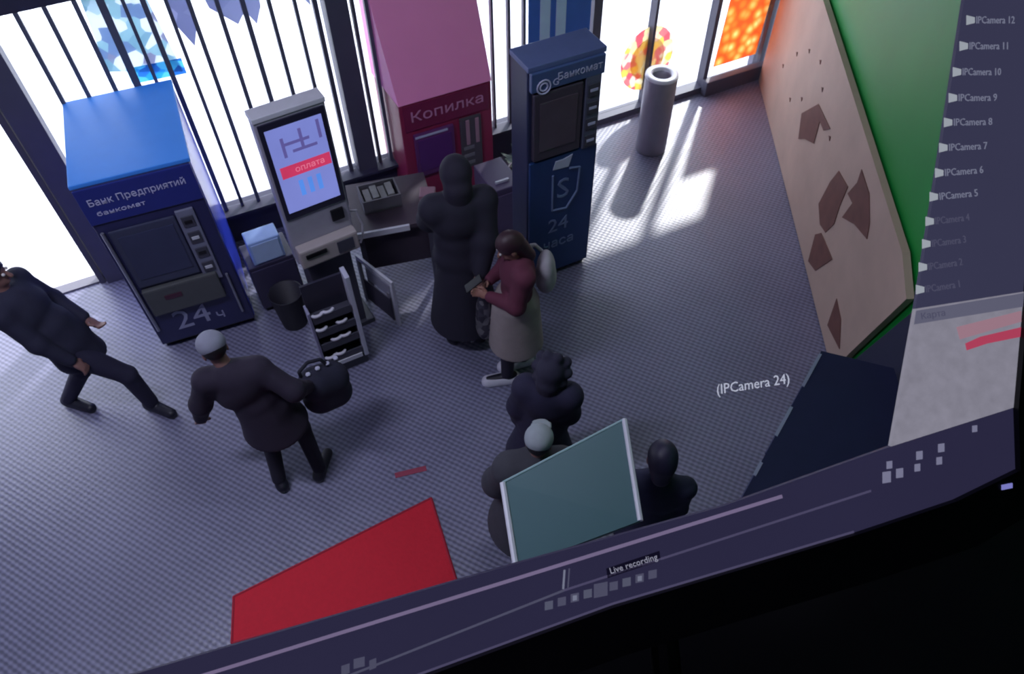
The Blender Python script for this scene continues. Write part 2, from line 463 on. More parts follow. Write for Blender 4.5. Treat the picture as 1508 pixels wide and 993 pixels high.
MB().box(.43, .55, -.02, .02, 1.24, 1.82, .006).build('side_module', mat('module_slate', (92, 94, 118), .4), d)
for z in (1.72, 1.58, 1.45, 1.31):
    q = MB().box(.445, .535, -.03, -.02, z - .05, z + .045, .004).build('reader', M_greyd, d)
    MB().box(.46, .52, -.034, -.03, z - .01, z + .01).build('card_slot', M_print, q)
text('lettering', 'Банкомат', .075, M_print, d, (.2, -.021, 1.89), width=.34)
ic = MB()
for rr in (.05, .028):
    ps = [(.1 + rr * math.cos(a), -.022, 1.85 + rr * math.sin(a)) for a in [i * 2 * PI / 14 for i in range(15)]]
    ic.tube(ps, .006, 6)
ic.build('round_emblem', M_print, d)
text('emblem_letter', 'G', .07, M_print, d, (.165, -.021, 1.86))
MB().prism([(.2, -.014, 1.13), (.33, -.014, 1.12), (.36, -.014, 1.22), (.29, -.014, 1.2), (.22, -.014, 1.2)], .006, (0, 1, 0)).build('white_tag', mat('tag_white', (186, 192, 218), .5), d)
sh = MB()
sh.tube([(.2, -.012, 1.08), (.205, -.012, .74), (.33, -.012, .72), (.42, -.012, .86), (.43, -.012, 1.08)], .009, 6)
sh.tube([(.43, -.012, 1.08), (.34, -.012, 1.1)], .009, 6)
sh.build('shield_emblem', mat('emblem_grey', (112, 128, 170), .5), d)
text('emblem_letter', 'S', .26, MATS['emblem_grey'], d, (.235, -.012, .92))
text('lettering', '24', .19, MATS['emblem_grey'], d, (.17, -.012, .57))
text('lettering', 'часа', .13, MATS['emblem_grey'], d, (.13, -.012, .38))

# self-service kiosk
k = thing('payment_kiosk', 'tall grey payment kiosk with lit touchscreen beside the blue machine', 'kiosk', (-1.49, 3.74, 0), math.radians(30.9))
MB().box(0, .45, 0, .11, .88, 2.05, .015).build('housing', mat('kiosk_grey', (158, 155, 172), .4), k)
MB().box(-.004, .454, -.006, .116, 2.035, 2.07, .006).build('top_cap', M_white, k)
MB().box(.015, .435, -.012, 0, 1.29, 2.02, .005).build('bezel', mat('kiosk_bezel', (40, 38, 58), .3), k)
scr = MB().box(.045, .405, -.016, -.012, 1.345, 1.975).build('touchscreen', screen_mat('kiosk_screen', (122, 132, 206), .12, 4), k)
MB().box(.07, .40, -.019, -.016, 1.615, 1.70).build('red_banner', screen_mat('kiosk_red', (196, 56, 96), .2, 12), scr)
for a, c, z0, z1, nm in ((.12, .3, 1.84, 1.86, 'dark_line'), (.12, .14, 1.76, 1.9, 'dark_line'), (.18, .34, 1.78, 1.8, 'dark_line'), (.24, .26, 1.8, 1.93, 'dark_line'), (.36, .38, 1.82, 1.95, 'dark_line')):
    MB().box(a, c, -.018, -.016, z0, z1).build(nm, screen_mat('kiosk_line', (92, 86, 150)), scr)
for a in (.16, .22, .28):
    MB().box(a, a + .03, -.018, -.016, 1.45, 1.57).build('blue_block', screen_mat('kiosk_blue', (86, 140, 232)), scr)
text('banner_lettering', 'оплата', .06, screen_mat('kiosk_pink', (226, 120, 150)), scr, (.16, -.0195, 1.657), depth=.001)
MB().box(.31, .40, -.02, 0, 1.15, 1.24, .004).build('camera_window', M_black, k)
sh_ = MB().box(.01, .44, -.09, 0, .9, 1.06, .015).build('reader_shelf', mat('kiosk_beige', (170, 160, 162), .5), k)
MB().box(.28, .4, -.096, -.09, .93, 1.03).build('keypad', M_greyd, sh_)
MB().box(.05, .2, -.1, -.09, .99, 1.02).build('bill_slot', M_black, sh_)
MB().box(.06, .39, .03, .24, .05, .9, .01).build('column', mat('column_dark', (60, 58, 74), .5), k)
MB().box(.0, .45, .0, .32, 0, .05, .01).build('base_plate', M_greyd, k)
MB().tube([(.452, .03, 1.15), (.50, .03, 1.13), (.52, .02, 1.0), (.50, .01, .9), (.47, .0, .86)], .008).build('cable', mat('cable_pale', (160, 158, 172), .5), k)

# leaflet rack in front of the kiosk
rk = thing('leaflet_rack', 'dark four tier leaflet rack with one pale side rail in front of the kiosk', 'rack', (-1.40, 3.42, 0), math.radians(27))
MB().box(0, .3, .07, .09, .1, .92).build('back_panel', mat('rack_dark', (44, 42, 60), .5), rk)
MB().box(0, .32, 0, .14, 0, .1, .008).build('foot', M_greyd, rk)
MB().box(-.015, .005, 0, .1, .1, .72, .004).build('left_rail', mat('rail_mauve', (140, 138, 168), .4), rk)
MB().box(.295, .33, -.02, .1, .1, .95, .006).build('right_rail', mat('rail_pale', (190, 190, 210), .4), rk)
for i, z in enumerate((.62, .47, .32, .15)):
    sf = MB().box(.01, .29, -.02, .07, z, z + .03).box(.01, .29, -.022, -.01, z, z + .07).build('shelf', M_greyd, rk)
    lf = MB()
    for j, x in enumerate((.05, .13, .2)):
        ps = [(x + .035 * math.cos(a), .0 + .02 * math.sin(a), z + .075 + .004 * j) for a in [PI + PI * t / 6 for t in range(7)]]
        if (i + j) % 3 != 2:
            MB().tube(ps, .012, 6).build('leaflet_edge', mat('leaflet_white', (206, 204, 220), .6), sf)
MB().box(.02, .28, -.03, -.022, .12, .16).build('label_strip', M_white, rk)

# table with clutter behind the kiosk
t = thing('side_table', 'dark low table with pale front edge between kiosk and red machine', 'table', (-1.16, 4.21, 0), math.radians(14))
MB().box(-.02, .62, 0, .6, .70, .735).build('tabletop', mat('table_brown', (70, 58, 72), .5), t)
MB().box(-.02, .40, -.02, 0, .695, .745).build('front_edge', M_white, t)
for x, y in ((.02, .05), (.56, .05), (.02, .55), (.56, .55)):
    MB().box(x - .02, x + .02, y - .02, y + .02, 0, .70).build('leg', M_dark, t)
MB().box(.0, .60, .05, .07, .3, .70).build('front_board', mat('table_dark', (56, 46, 62), .6), t)
bx = thing('open_box', 'grey crumpled open box of papers on the dark table', 'box', (-1.12, 4.42, .737), math.radians(20))
MB().box(0, .3, 0, .22, 0, .02).build('base', M_grey, bx)
for a in ((0, .3, 0, .012, 0, .12), (0, .3, .208, .22, 0, .12), (0, .012, .012, .208, 0, .12), (.288, .3, .012, .208, 0, .12)):
    MB().box(*a).build('side', mat('box_card', (116, 112, 122), .7), bx)
for i in range(4):
    MB().box(.03 + .06 * i, .08 + .06 * i, .03, .18, .02, .1 + .02 * (i % 2)).build('paper', mat('paper_grey', (150, 148, 150), .8, var=.3), bx)
cp = MB().box(-.05, .07, -.06, .06, 0, .16, .01).build('carton', mat('carton_rose', (140, 104, 120), .6))
cp.location = (-.64, 4.5, .737)
tag(cp, 'small rose grey carton at the right end of the dark table', 'carton')

# white A-frame stand
af = thing('folding_stand', 'small folding stand with pale metal edges right of the leaflet rack', 'stand', (-.9, 3.92, 0), math.radians(135))
MB().box(0, .44, -.01, .01, .46, .50).build('top_rail', M_white, af)
MB().box(0, .03, -.012, .012, 0, .46).build('leg', M_white, af)
MB().box(.41, .44, -.012, .012, 0, .46).build('leg', M_grey, af)
MB().box(.06, .09, -.012, .012, .02, .34).build('leg', M_grey, af)
MB().box(.05, .34, -.006, .006, .30, .43).build('sign_panel', mat('sign_grey', (140, 140, 158), .5), af)
MB().box(.05, .38, .012, .02, .05, .29).build('lower_panel', mat('panel_dark', (62, 58, 76), .6), af)

# light blue box and dark waste basket left of the kiosk
lb = thing('notice_box', 'pale blue box on a dark cabinet left of the kiosk', 'box', (-1.98, 4.12, .5), math.radians(28))
MB().box(0, .25, 0, .16, 0, .22, .01).build('body', mat('box_blue', (150, 178, 226), .5), lb)
MB().box(.02, .23, -.008, 0, .02, .2).build('front_label', mat('label_ice', (176, 200, 236), .5), lb)
cb = thing('low_cabinet', 'dark low cabinet between the blue machine and the kiosk', 'cabinet', (-2.02, 4.08, 0), math.radians(28))
MB().box(0, .36, 0, .3, .04, .5, .01).build('body', mat('cabinet_dark', (52, 48, 74), .5), cb)
MB().box(.01, .35, -.012, 0, .06, .47, .004).build('door', mat('cabinet_door', (60, 56, 84), .5), cb)
MB().box(.02, .34, .02, .28, 0, .04).build('plinth', M_black, cb)
wb = thing('waste_basket', 'black round waste basket in front of the low dark cabinet', 'basket', (-1.76, 3.98, 0))
MB().lathe([(.0, .01), (.1, .01), (.1, 0), (.13, .34), (.137, .35), (.125, .35), (.095, .03), (0, .03)]).build('bucket', mat('basket_black', (34, 32, 46), .6), wb, True)

# plant on the window sill
pp = thing('potted_plant', 'dark small potted plant on the floor between red and navy machines', 'plant', (.12, 5.6, 0))
MB().lathe([(0, 0), (.1, 0), (.13, .22), (.14, .24), (.12, .24), (.11, .2), (0, .2)]).build('pot', mat('pot_dark', (70, 62, 78), .6), pp, True)
for i in range(16):
    a = i * 2.4; l = .16 + .09 * random.random(); z = .2 + .32 * random.random()
    c, s_ = math.cos(a), math.sin(a)
    MB().prism([(0, 0, .2), (c * l * .5 - s_ * .035, s_ * l * .5 + c * .035, z), (c * l, s_ * l, z + .03), (c * l * .5 + s_ * .035, s_ * l * .5 - c * .035, z)], .004).build('leaf', mat('leaf_dark', (44, 62, 56), .6), pp)
pc = thing('grey_cabinet', 'low mauve grey cabinet standing left of the navy machine', 'cabinet', (-.02, 4.86, 0), math.radians(26))
MB().box(-.12, .14, 0, .4, 0, .62, .01).build('body', mat('cabinet_mauve', (84, 72, 104), .5), pc)
MB().box(-.09, .11, -.01, 0, .06, .56, .004).build('door', mat('cabinet_mauve_door', (92, 80, 112), .5), pc)
MB().box(-.06, .06, .08, .1, .62, .64).build('pale_edge', M_white, pc)

# tall grey bin
bn = thing('ash_bin', 'tall grey cylinder bin with round opening by the glass door', 'bin', (1.42, 6.2, 0))
MB().lathe([(0, .0), (.145, 0), (.15, .02), (.15, .8), (.14, .815), (.1, .815), (.09, .76), (.09, .5), (0, .5)], 36).build('shell', mat('bin_grey', (150, 144, 158), .35, .2), bn, True)
MB().lathe([(.088, .80), (.094, .825), (.15, .825), (.154, .80)], 36).build('rim', mat('bin_rim', (215, 212, 225), .3), bn, True)

# red mat and small red strip
mt = thing('red_mat', 'bright red entrance mat lying on the floor near the screen edge', 'mat', (-1.1, 1.86, 0))
P4 = [(-1.705, 1.44, 0), (-.37, 1.78, 0), (-.566, 2.371, 0), (-1.756, 1.721, 0)]
cx = [(a + 1.1, c - 1.86, 0) for a, c, _ in P4]
MB().prism(cx, .012).build('pile', mat('mat_red', (206, 22, 48), .8, var=.1, bump=.3, scale=40), mt)
MB().tube([(p[0], p[1], .008) for p in cx + cx[:1]], .009, 6).build('edging', mat('mat_edge', (170, 20, 50), .7), mt)
fs = MB().box(-.11, .11, -.02, .02, 0, .004).build('floor_strip', mat('strip_red', (150, 60, 84), .8))
fs.location = (-.72, 2.58, 0); fs.rotation_euler = (0, 0, .25)
tag(fs, 'thin faded red tape strip on the floor behind the red mat', 'tape')

# tilted display board on a pole, bottom centre
db = thing('display_board', 'tilted teal board with white side edges on a pole in front', 'board', (.24, 1.6, 0))
def dl(p): return (p[0] - .24, p[1] - 1.6, p[2])
ctop = [(-.052, 1.60, 1.62), (.52, 1.92, 1.62), (.545, 1.44, 1.55), (.0, 1.24, 1.55)]
MB().prism([dl(p) for p in ctop], .02).build('panel', mat('board_teal', (74, 108, 116), .45, var=.08, scale=3), db)
def edge(a, b_, r_, nm, mt_):
    return MB().rod(dl((a[0], a[1], a[2] + .018)), dl((b_[0], b_[1], b_[2] + .018)), r_, seg=8).build(nm, mt_, db)
edge(ctop[0], ctop[3], .014, 'side_edge', M_white); edge(ctop[1], ctop[2], .014, 'side_edge', M_white)
edge(ctop[0], ctop[1], .007, 'top_edge', mat('edge_ice', (150, 178, 186), .5))
MB().rod((.0, -.02, .03), (.0, -.02, 1.585), .022).build('pole', M_dark, db)
MB().lathe([(0, 0), (.2, 0), (.2, .02), (.05, .04), (0, .04)], 28, (0, -.02, 0)).build('base_plate', M_dark, db, True)

# checkout counter, lower right
co = thing('checkout_counter', 'dark navy checkout counter with thin pale edge strips at lower right', 'counter', (1.94, 2.86, 0), math.radians(-125.4))
ca_, sa_ = math.cos(math.radians(-125.4)), math.sin(math.radians(-125.4))
def cl(x, y, z):
    x, y = x - 1.94, y - 2.86
    return (x * ca_ + y * sa_, -x * sa_ + y * ca_, z)
foot = [(1.94, 2.86), (1.216, 1.841), (2.26, 1.85), (2.33, 2.72)]
MB().prism([cl(x, y, .08) for x, y in foot], .80).build('body', mat('counter_navy', (40, 46, 84), .35), co)
MB().prism([cl(x, y, 0) for x, y in ((1.96, 2.81), (1.27, 1.88), (2.22, 1.88), (2.29, 2.68))], .08).build('plinth', M_black, co)
MB().prism([cl(x, y, .88) for x, y in ((1.935, 2.875), (1.20, 1.836), (2.27, 1.84), (2.34, 2.73))], .03).build('worktop', mat('counter_top', (34, 38, 70), .6, spec=.2), co)
for a, c in ((.02, .32), (.5, .74), (.95, 1.05)):
    MB().box(a, c, -.018, .0, .909, .915).build('edge_strip', mat('strip_metal', (150, 155, 185), .35, .3), co)
for x0 in (.03, .44, .85):
    q = MB().box(x0, x0 + .38, -.012, 0, .12, .84, .005).build('front_panel', mat('counter_panel', (38, 44, 82), .4), co)
    MB().box(x0 + .05, x0 + .33, -.02, -.012, .74, .76).build('groove_strip', mat('groove_metal', (86, 92, 130), .4, .3), q)

# ------------------------------------------------------------------ people: signed-distance figures meshed with surface nets
def nrm(v):
    v = np.asarray(v, float); return v / (np.linalg.norm(v) + 1e-9)

def surface_net(prims, h, kk=0.025, zmin=None, cut=None):
    los, his = [], []
    for p in prims:
        if p[0] == 'c':
            _, a, b_, ra, rb = p[:5]; r_ = max(ra, rb)
            los.append(np.minimum(a, b_) - r_); his.append(np.maximum(a, b_) + r_)
        elif p[0] == 'e':
            r_ = max(p[2]); los.append(np.array(p[1]) - r_); his.append(np.array(p[1]) + r_)
    pad = kk + 3 * h
    lo = np.min(los, 0) - pad; hi = np.max(his, 0) + pad
    n = np.ceil((hi - lo) / h).astype(int) + 1
    F = np.full(n, 9.0, np.float32)
    ax = [lo[i] + h * np.arange(n[i]) for i in range(3)]
    def block(l, u):
        i0 = np.clip(((l - pad - lo) / h).astype(int), 0, n - 1); i1 = np.clip(np.ceil((u + pad - lo) / h).astype(int) + 1, 1, n)
        sl = tuple(slice(i0[j], i1[j]) for j in range(3))
        g = np.meshgrid(*[ax[j][sl[j]] for j in range(3)], indexing='ij')
        return sl, np.stack(g, -1)
    def dist(p, X):
        if p[0] in 'cs' and len(p) >= 5:
            _, a, b_, ra, rb = p[:5]; a = np.array(a); ba = np.array(b_) - a
            t = np.clip(((X - a) @ ba) / (ba @ ba + 1e-9), 0, 1)
            return np.linalg.norm(X - a - t[..., None] * ba, axis=-1) - (ra + (rb - ra) * t)
        _, c, rr, R_ = p[:4]
        q = (X - np.array(c)) @ np.array(R_)
        rr = np.array(rr)
        k0 = np.linalg.norm(q / rr, axis=-1); k1 = np.linalg.norm(q / (rr * rr), axis=-1)
        return k0 * (k0 - 1) / (k1 + 1e-6)
    j = 0
    for p in prims:
        sl, X = block(los[j], his[j]); j += 1
        d_ = dist(p, X).astype(np.float32); A = F[sl]
        hh = np.clip(.5 + .5 * (A - d_) / kk, 0, 1)
        F[sl] = A * (1 - hh) + d_ * hh - kk * hh * (1 - hh)
    if cut:
        G = np.stack(np.meshgrid(*ax, indexing='ij'), -1)
        for p in cut:
            F = np.maximum(F, -dist(p, G).astype(np.float32))
    if zmin is not None:
        F = np.maximum(F, (zmin - ax[2])[None, None, :].astype(np.float32))
    # naive surface nets
    S = F < 0
    c = [S[i:n[0] - 1 + i, j:n[1] - 1 + j, k_:n[2] - 1 + k_] for i in (0, 1) for j in (0, 1) for k_ in (0, 1)]
    any_ = np.logical_or.reduce(c); all_ = np.logical_and.reduce(c)
    M = any_ & ~all_
    idx = np.full(M.shape, -1, np.int64)
    ci = np.argwhere(M)
    idx[M] = np.arange(len(ci))
    acc = np.zeros((len(ci), 3)); cnt = np.zeros(len(ci))
    corner = [(i, j, k_) for i in (0, 1) for j in (0, 1) for k_ in (0, 1)]
    for a in corner:
        for d_ in range(3):
            if a[d_] == 0:
                b_ = list(a); b_[d_] = 1
                fa = F[ci[:, 0] + a[0], ci[:, 1] + a[1], ci[:, 2] + a[2]]; fb = F[ci[:, 0] + b_[0], ci[:, 1] + b_[1], ci[:, 2] + b_[2]]
                m_ = (fa < 0) != (fb < 0)
                t_ = np.where(m_, fa / np.where(m_, fa - fb, 1), 0)
                p_ = np.tile(np.array(a, float), (len(ci), 1)); p_[:, d_] = t_
                acc[m_] += p_[m_]; cnt[m_] += 1
    V = lo + h * (ci + acc / cnt[:, None])
    faces = []
    for d_ in range(3):
        e1, e2 = (d_ + 1) % 3, (d_ + 2) % 3
        s0 = [slice(0, n[i]) for i in range(3)]; s1 = list(s0)
        s0[d_] = slice(0, n[d_] - 1); s1[d_] = slice(1, n[d_])
        ch = np.argwhere(S[tuple(s0)] != S[tuple(s1)])
        ch = ch[(ch[:, e1] > 0) & (ch[:, e2] > 0) & (ch[:, e1] < n[e1] - 1) & (ch[:, e2] < n[e2] - 1)]
        def at(o1, o2):
            q = ch.copy(); q[:, e1] -= o1; q[:, e2] -= o2
            return idx[q[:, 0], q[:, 1], q[:, 2]]
        quad = np.stack([at(1, 1), at(0, 1), at(0, 0), at(1, 0)], 1)
        flip = ~S[tuple(s0)][ch[:, 0], ch[:, 1], ch[:, 2]]
        quad[flip] = quad[flip][:, ::-1]
        faces.append(quad)
    Q = np.concatenate(faces)
    Q = Q[(Q >= 0).all(1)]
    return V, Q

def net_obj(name, prims, h, m, root, **kw):
    V, Q = surface_net(prims, h, **kw)
    V = V - np.array(root.location)
    me = bpy.data.meshes.new(name)
    me.from_pydata(V.tolist(), [], Q.tolist())
    me.polygons.foreach_set('use_smooth', [True] * len(me.polygons))
    return link(name, me, m, root)

def ik(a, b_, l1, l2, pole):
    a, b_, pole = np.array(a, float), np.array(b_, float), np.array(pole, float)
    d_ = b_ - a; L = np.linalg.norm(d_)
    if L > (l1 + l2) * .995:
        b_ = a + d_ / L * (l1 + l2) * .995; d_ = b_ - a; L = np.linalg.norm(d_)
    x = (l1 * l1 - l2 * l2 + L * L) / (2 * L)
    hgt = math.sqrt(max(l1 * l1 - x * x, 0))
    u_ = d_ / L; p_ = pole - (pole @ u_) * u_
    return a + u_ * x + nrm(p_) * hgt, b_

def person(label, pos, H, yaw, neck_off, feet, hands, head_yaw, head_down, spec):
    """pos: pelvis; feet: two (x, y, z, toe heading); hands: two points; all in metres and radians. Left side first."""
    s = H / 1.72
    Z = np.array([0, 0, 1.])
    f = np.array([math.cos(yaw), math.sin(yaw), 0]); rt = np.array([math.sin(yaw), -math.cos(yaw), 0])
    pel = np.array(pos, float)
    neck = pel + np.array([neck_off[0], neck_off[1], .53 * s])
    up = nrm(neck - pel)
    B = np.stack([rt, nrm(np.cross(up, rt)), up], 1)
    chest = pel + (neck - pel) * .68; belly = pel + (neck - pel) * .32
    hy = np.array([math.cos(head_yaw), math.sin(head_yaw), 0]); hr = np.array([math.sin(head_yaw), -math.cos(head_yaw), 0])
    hf = nrm(hy * math.cos(head_down) - Z * math.sin(head_down)); hu = nrm(np.cross(hr, hf))
    HB = np.stack([hr, hf, hu], 1)
    hc = neck + up * .05 * s + hu * .115 * s + hf * .025 * s
    def hd_(x, y, z): return hc + (hr * x + hf * y + hu * z) * s
    sh = [neck - rt * .175 * s - up * .06 * s, neck + rt * .175 * s - up * .06 * s]
    hp = [pel - rt * .09 * s - Z * .02, pel + rt * .09 * s - Z * .02]
    el_, wr, kn, an = [], [], [], []
    for i in (0, 1):
        e, w_ = ik(sh[i], hands[i], .29 * s, .25 * s, -f * .6 + (rt if i else -rt) * .7 - Z * .5)
        el_.append(e); wr.append(w_)
        ank = np.array([feet[i][0], feet[i][1], feet[i][2] + .075 * s])
        q, a_ = ik(hp[i], ank, .43 * s, .42 * s, f)
        kn.append(q); an.append(ank)
    toe = [an[i] + np.array([math.cos(feet[i][3]), math.sin(feet[i][3]), 0]) * .15 * s - Z * .045 * s for i in (0, 1)]
    heel = [an[i] - np.array([math.cos(feet[i][3]), math.sin(feet[i][3]), 0]) * .05 * s - Z * .04 * s for i in (0, 1)]
    root = thing('person', label, 'person', (float(pel[0]), float(pel[1]), 0))
    P = [('e', pel, (.15 * s, .105 * s, .13 * s), B), ('e', belly, (.135 * s, .095 * s, .16 * s), B), ('e', chest, (.16 * s, .11 * s, .18 * s), B),
         ('c', neck - up * .05 * s, hc - hu * .05 * s, .058 * s, .052 * s),
         ('e', hd_(0, -.01, .03), (.076 * s, .095 * s, .092 * s), HB), ('e', hd_(0, .02, -.045), (.056 * s, .068 * s, .072 * s), HB),
         ('c', hd_(0, .083, .015), hd_(0, .108, -.022), .011 * s, .016 * s), ('e', hd_(0, .078, -.062), (.026 * s, .013 * s, .012 * s), HB),
         ('e', hd_(-.078, -.005, -.01), (.012 * s, .022 * s, .032 * s), HB), ('e', hd_(.078, -.005, -.01), (.012 * s, .022 * s, .032 * s), HB),
         ('c', chest + up * .1 * s, sh[0], .07 * s, .06 * s), ('c', chest + up * .1 * s, sh[1], .07 * s, .06 * s)]
    for i in (0, 1):
        P += [('c', sh[i], el_[i], .052 * s, .04 * s), ('c', el_[i], wr[i], .041 * s, .028 * s)]
        P += [('c', hp[i], kn[i], .085 * s, .056 * s), ('c', kn[i], an[i], .056 * s, .038 * s), ('c', heel[i], toe[i], .034 * s, .03 * s), ('c', an[i], heel[i], .036 * s, .036 * s)]
        u_ = nrm(wr[i] - el_[i]); side = nrm(np.cross(u_, f + Z * .3)) * (1 if i else -1); nn = nrm(np.cross(u_, side))
        pc_ = wr[i] + u_ * .05 * s
        P.append(('e', pc_, (.04 * s, .018 * s, .052 * s), np.stack([side, nn, u_], 1)))
        for j, ln in enumerate((.062, .074, .07, .055)):
            bs = wr[i] + u_ * .088 * s + side * (j - 1.5) * .021 * s
            m1 = bs + (u_ * .85 + nn * .35) * ln * .55 * s
            P += [('c', bs, m1, .0095 * s, .009 * s), ('c', m1, m1 + (u_ * .4 + nn * .85) * ln * .5 * s, .009 * s, .008 * s)]
        tb = wr[i] + u_ * .035 * s - side * .036 * s; tm = tb + (u_ * .6 - side * .6 + nn * .3) * .04 * s
        P += [('c', tb, tm, .013 * s, .011 * s), ('c', tm, tm + (u_ * .9 + nn * .4) * .032 * s, .0105 * s, .009 * s)]
    body = net_obj('body', P, .008, spec['skin'], root, kk=.012 * s)
    for sx in (-.032, .032):
        MB().ball(tuple(hd_(sx, .084, .018) - np.array(root.location)), .012 * s, 2).build('eye', mat('eye_white', (210, 206, 206), .3), root, True)
    # clothes
    j_ = spec.get('puff', .028)
    T = [('e', pel + up * .03, ((.155 + j_) * s, (.11 + j_) * s, .14 * s), B), ('e', belly, ((.14 + j_) * s, (.1 + j_) * s, .18 * s), B), ('e', chest, ((.165 + j_) * s, (.115 + j_) * s, .19 * s), B),
         ('c', neck - up * .07 * s, neck - up * .005 * s, .085 * s, .07 * s)]
    for i in (0, 1):
        T += [('c', chest + up * .1 * s, sh[i], (.075 + j_) * s, (.055 + j_) * s), ('c', sh[i], el_[i], (.05 + j_) * s, (.042 + j_) * s),
              ('c', el_[i], el_[i] + (wr[i] - el_[i]) * .93, (.042 + j_) * s, (.032 + j_ * .6) * s)]
    hem = spec.get('hem')
    if hem is not None:
        hb = spec.get('flare', .22)
        T.append(('c', belly, np.array([pel[0] + spec.get('sway', (0, 0))[0], pel[1] + spec.get('sway', (0, 0))[1], hem]), .15 * s, hb))
    top = net_obj(spec.get('top_name', 'jacket'), T, .012, spec['top'], root, kk=.035, zmin=hem if hem is not None else None)
    if 'skirt' in spec:
        sm, sz, sr = spec['skirt']
        net_obj('skirt', [('e', pel + up * .05, (.2 * s, .165 * s, .16 * s), B), ('c', pel, np.array([pel[0], pel[1], sz]), .2 * s, sr)], .012, sm, root, kk=.03, zmin=sz)
    Tr = [('e', pel - Z * .01, (.165 * s, .12 * s, .13 * s), B)]
    for i in (0, 1):
        Tr += [('c', hp[i], kn[i], .098 * s, .07 * s), ('c', kn[i], an[i] + Z * .02, .07 * s, .056 * s)]
    net_obj('trousers', Tr, .012, spec['trousers'], root, kk=.02)
    for i in (0, 1):
        fw = np.array([math.cos(feet[i][3]), math.sin(feet[i][3]), 0])
        z0 = feet[i][2]
        a_ = np.array([heel[i][0], heel[i][1], z0 + .045 * s]); b_ = np.array([toe[i][0], toe[i][1], z0 + .035 * s]) + fw * .03 * s
        so = net_obj('shoe', [('c', a_, b_, .05 * s, .042 * s), ('c', a_ + fw * .02, an[i] + Z * .02, .05 * s, .048 * s)], .008, spec['shoe'], root, kk=.015, zmin=z0 + .002)
        if 'sole' in spec:
            V_ = [('c', a_ - Z * .025 * s, b_ - Z * .018 * s, .07 * s, .062 * s)]
            net_obj('sole', V_, .006, spec['sole'], so, kk=.01, zmin=z0 + .001, cut=[('e', a_ + (b_ - a_) * .5 + Z * .24, (1.0, 1.0, .215), np.eye(3))]).location = tuple(-np.array(root.location))
    hair = spec.get('hair')
    if hair is not None:
        hs = spec.get('hair_len', .0)
        Hh = [('e', hd_(0, -.018, .042), (.09 * s, .106 * s, .1 * s), HB)]
        if hs:
            Hh.append(('c', hd_(0, -.06, .0), hd_(0, -.07, -hs), .075 * s, .06 * s))
        net_obj('hair', Hh, .008, hair, root, kk=.03, cut=[('e', hd_(0, .135, -.05), (.085 * s, .105 * s, .125 * s), HB)])
    if 'cap' in spec:
        cm = spec['cap']
        c_ = net_obj('cap', [('e', hd_(0, -.012, .06), (.098 * s, .114 * s, .09 * s), HB), ('e', hd_(0, .13, .05), (.075 * s, .07 * s, .012 * s), HB)], .008, cm, root, kk=.02,
                     cut=[('e', hd_(0, -.02, -.1), (.2 * s, .2 * s, .125 * s), HB)])
    if 'hood' in spec:
        net_obj('hood', [('e', hd_(0, -.03, .02), (.118 * s, .125 * s, .135 * s), HB), ('c', hd_(0, -.06, -.08), neck - up * .02, .1 * s, .11 * s)] +
                [('e', hd_(.125 * math.cos(a), .0 + .03 * math.sin(3 * a), .02 + .14 * math.sin(a)), (.045 * s, .05 * s, .045 * s), HB) for a in [i * PI / 5 for i in range(-1, 7)]] if spec.get('fluffy') else
                [('e', hd_(0, -.03, .02), (.112 * s, .122 * s, .13 * s), HB), ('c', hd_(0, -.06, -.08), neck - up * .02, .1 * s, .11 * s)],
                .009, spec['hood'], root, kk=.02, cut=[('e', hd_(0, .15, -.02), (.08 * s, .11 * s, .11 * s), HB)])
    return root, dict(sh=sh, el=el_, wr=wr, hd=hd_, HB=HB, B=B, chest=chest, pel=pel, s=s, f=f, rt=rt, up=up)

def cloth(name, rgb, rough=0.85, bump=0.25):
    return mat(name, rgb, rough, 0, .18, 14, bump)
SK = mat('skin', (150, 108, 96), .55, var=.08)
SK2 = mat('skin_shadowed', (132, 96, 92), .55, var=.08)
navy = cloth('cloth_navy', (34, 34, 58)); ink = cloth('cloth_ink', (28, 26, 44)); plum = cloth('cloth_plum', (40, 30, 50)); denim = cloth('cloth_denim', (36, 38, 66))
shoe_d = mat('shoe_dark', (26, 26, 42), .5)

# man walking in through the open door
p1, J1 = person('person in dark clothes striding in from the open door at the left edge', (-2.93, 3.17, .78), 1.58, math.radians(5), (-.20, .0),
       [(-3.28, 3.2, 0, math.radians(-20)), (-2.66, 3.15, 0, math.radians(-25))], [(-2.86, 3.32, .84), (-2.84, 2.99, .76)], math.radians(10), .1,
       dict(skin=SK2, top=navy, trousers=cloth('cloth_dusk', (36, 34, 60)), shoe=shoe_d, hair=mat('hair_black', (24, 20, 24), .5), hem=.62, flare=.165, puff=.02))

# man in cap by the blue machine
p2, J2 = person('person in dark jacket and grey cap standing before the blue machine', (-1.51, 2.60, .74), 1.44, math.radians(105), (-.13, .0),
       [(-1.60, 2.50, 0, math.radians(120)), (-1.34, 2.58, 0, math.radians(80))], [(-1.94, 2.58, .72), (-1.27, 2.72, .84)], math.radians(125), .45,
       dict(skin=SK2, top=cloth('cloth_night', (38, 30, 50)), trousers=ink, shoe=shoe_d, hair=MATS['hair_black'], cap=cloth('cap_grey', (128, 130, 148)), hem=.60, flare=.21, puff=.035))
bg_ = thing('duffel_bag', 'black duffel bag with small white marks held by the person in the cap', 'bag', (-1.20, 2.78, 0))
E_ = np.eye(3)
net_obj('bag_body', [('c', np.array([-1.25, 2.80, .76]), np.array([-1.17, 2.87, .72]), .115, .115), ('c', np.array([-1.25, 2.80, .62]), np.array([-1.17, 2.87, .58]), .115, .11)], .014, cloth('bag_black', (32, 32, 54)), bg_, kk=.05)
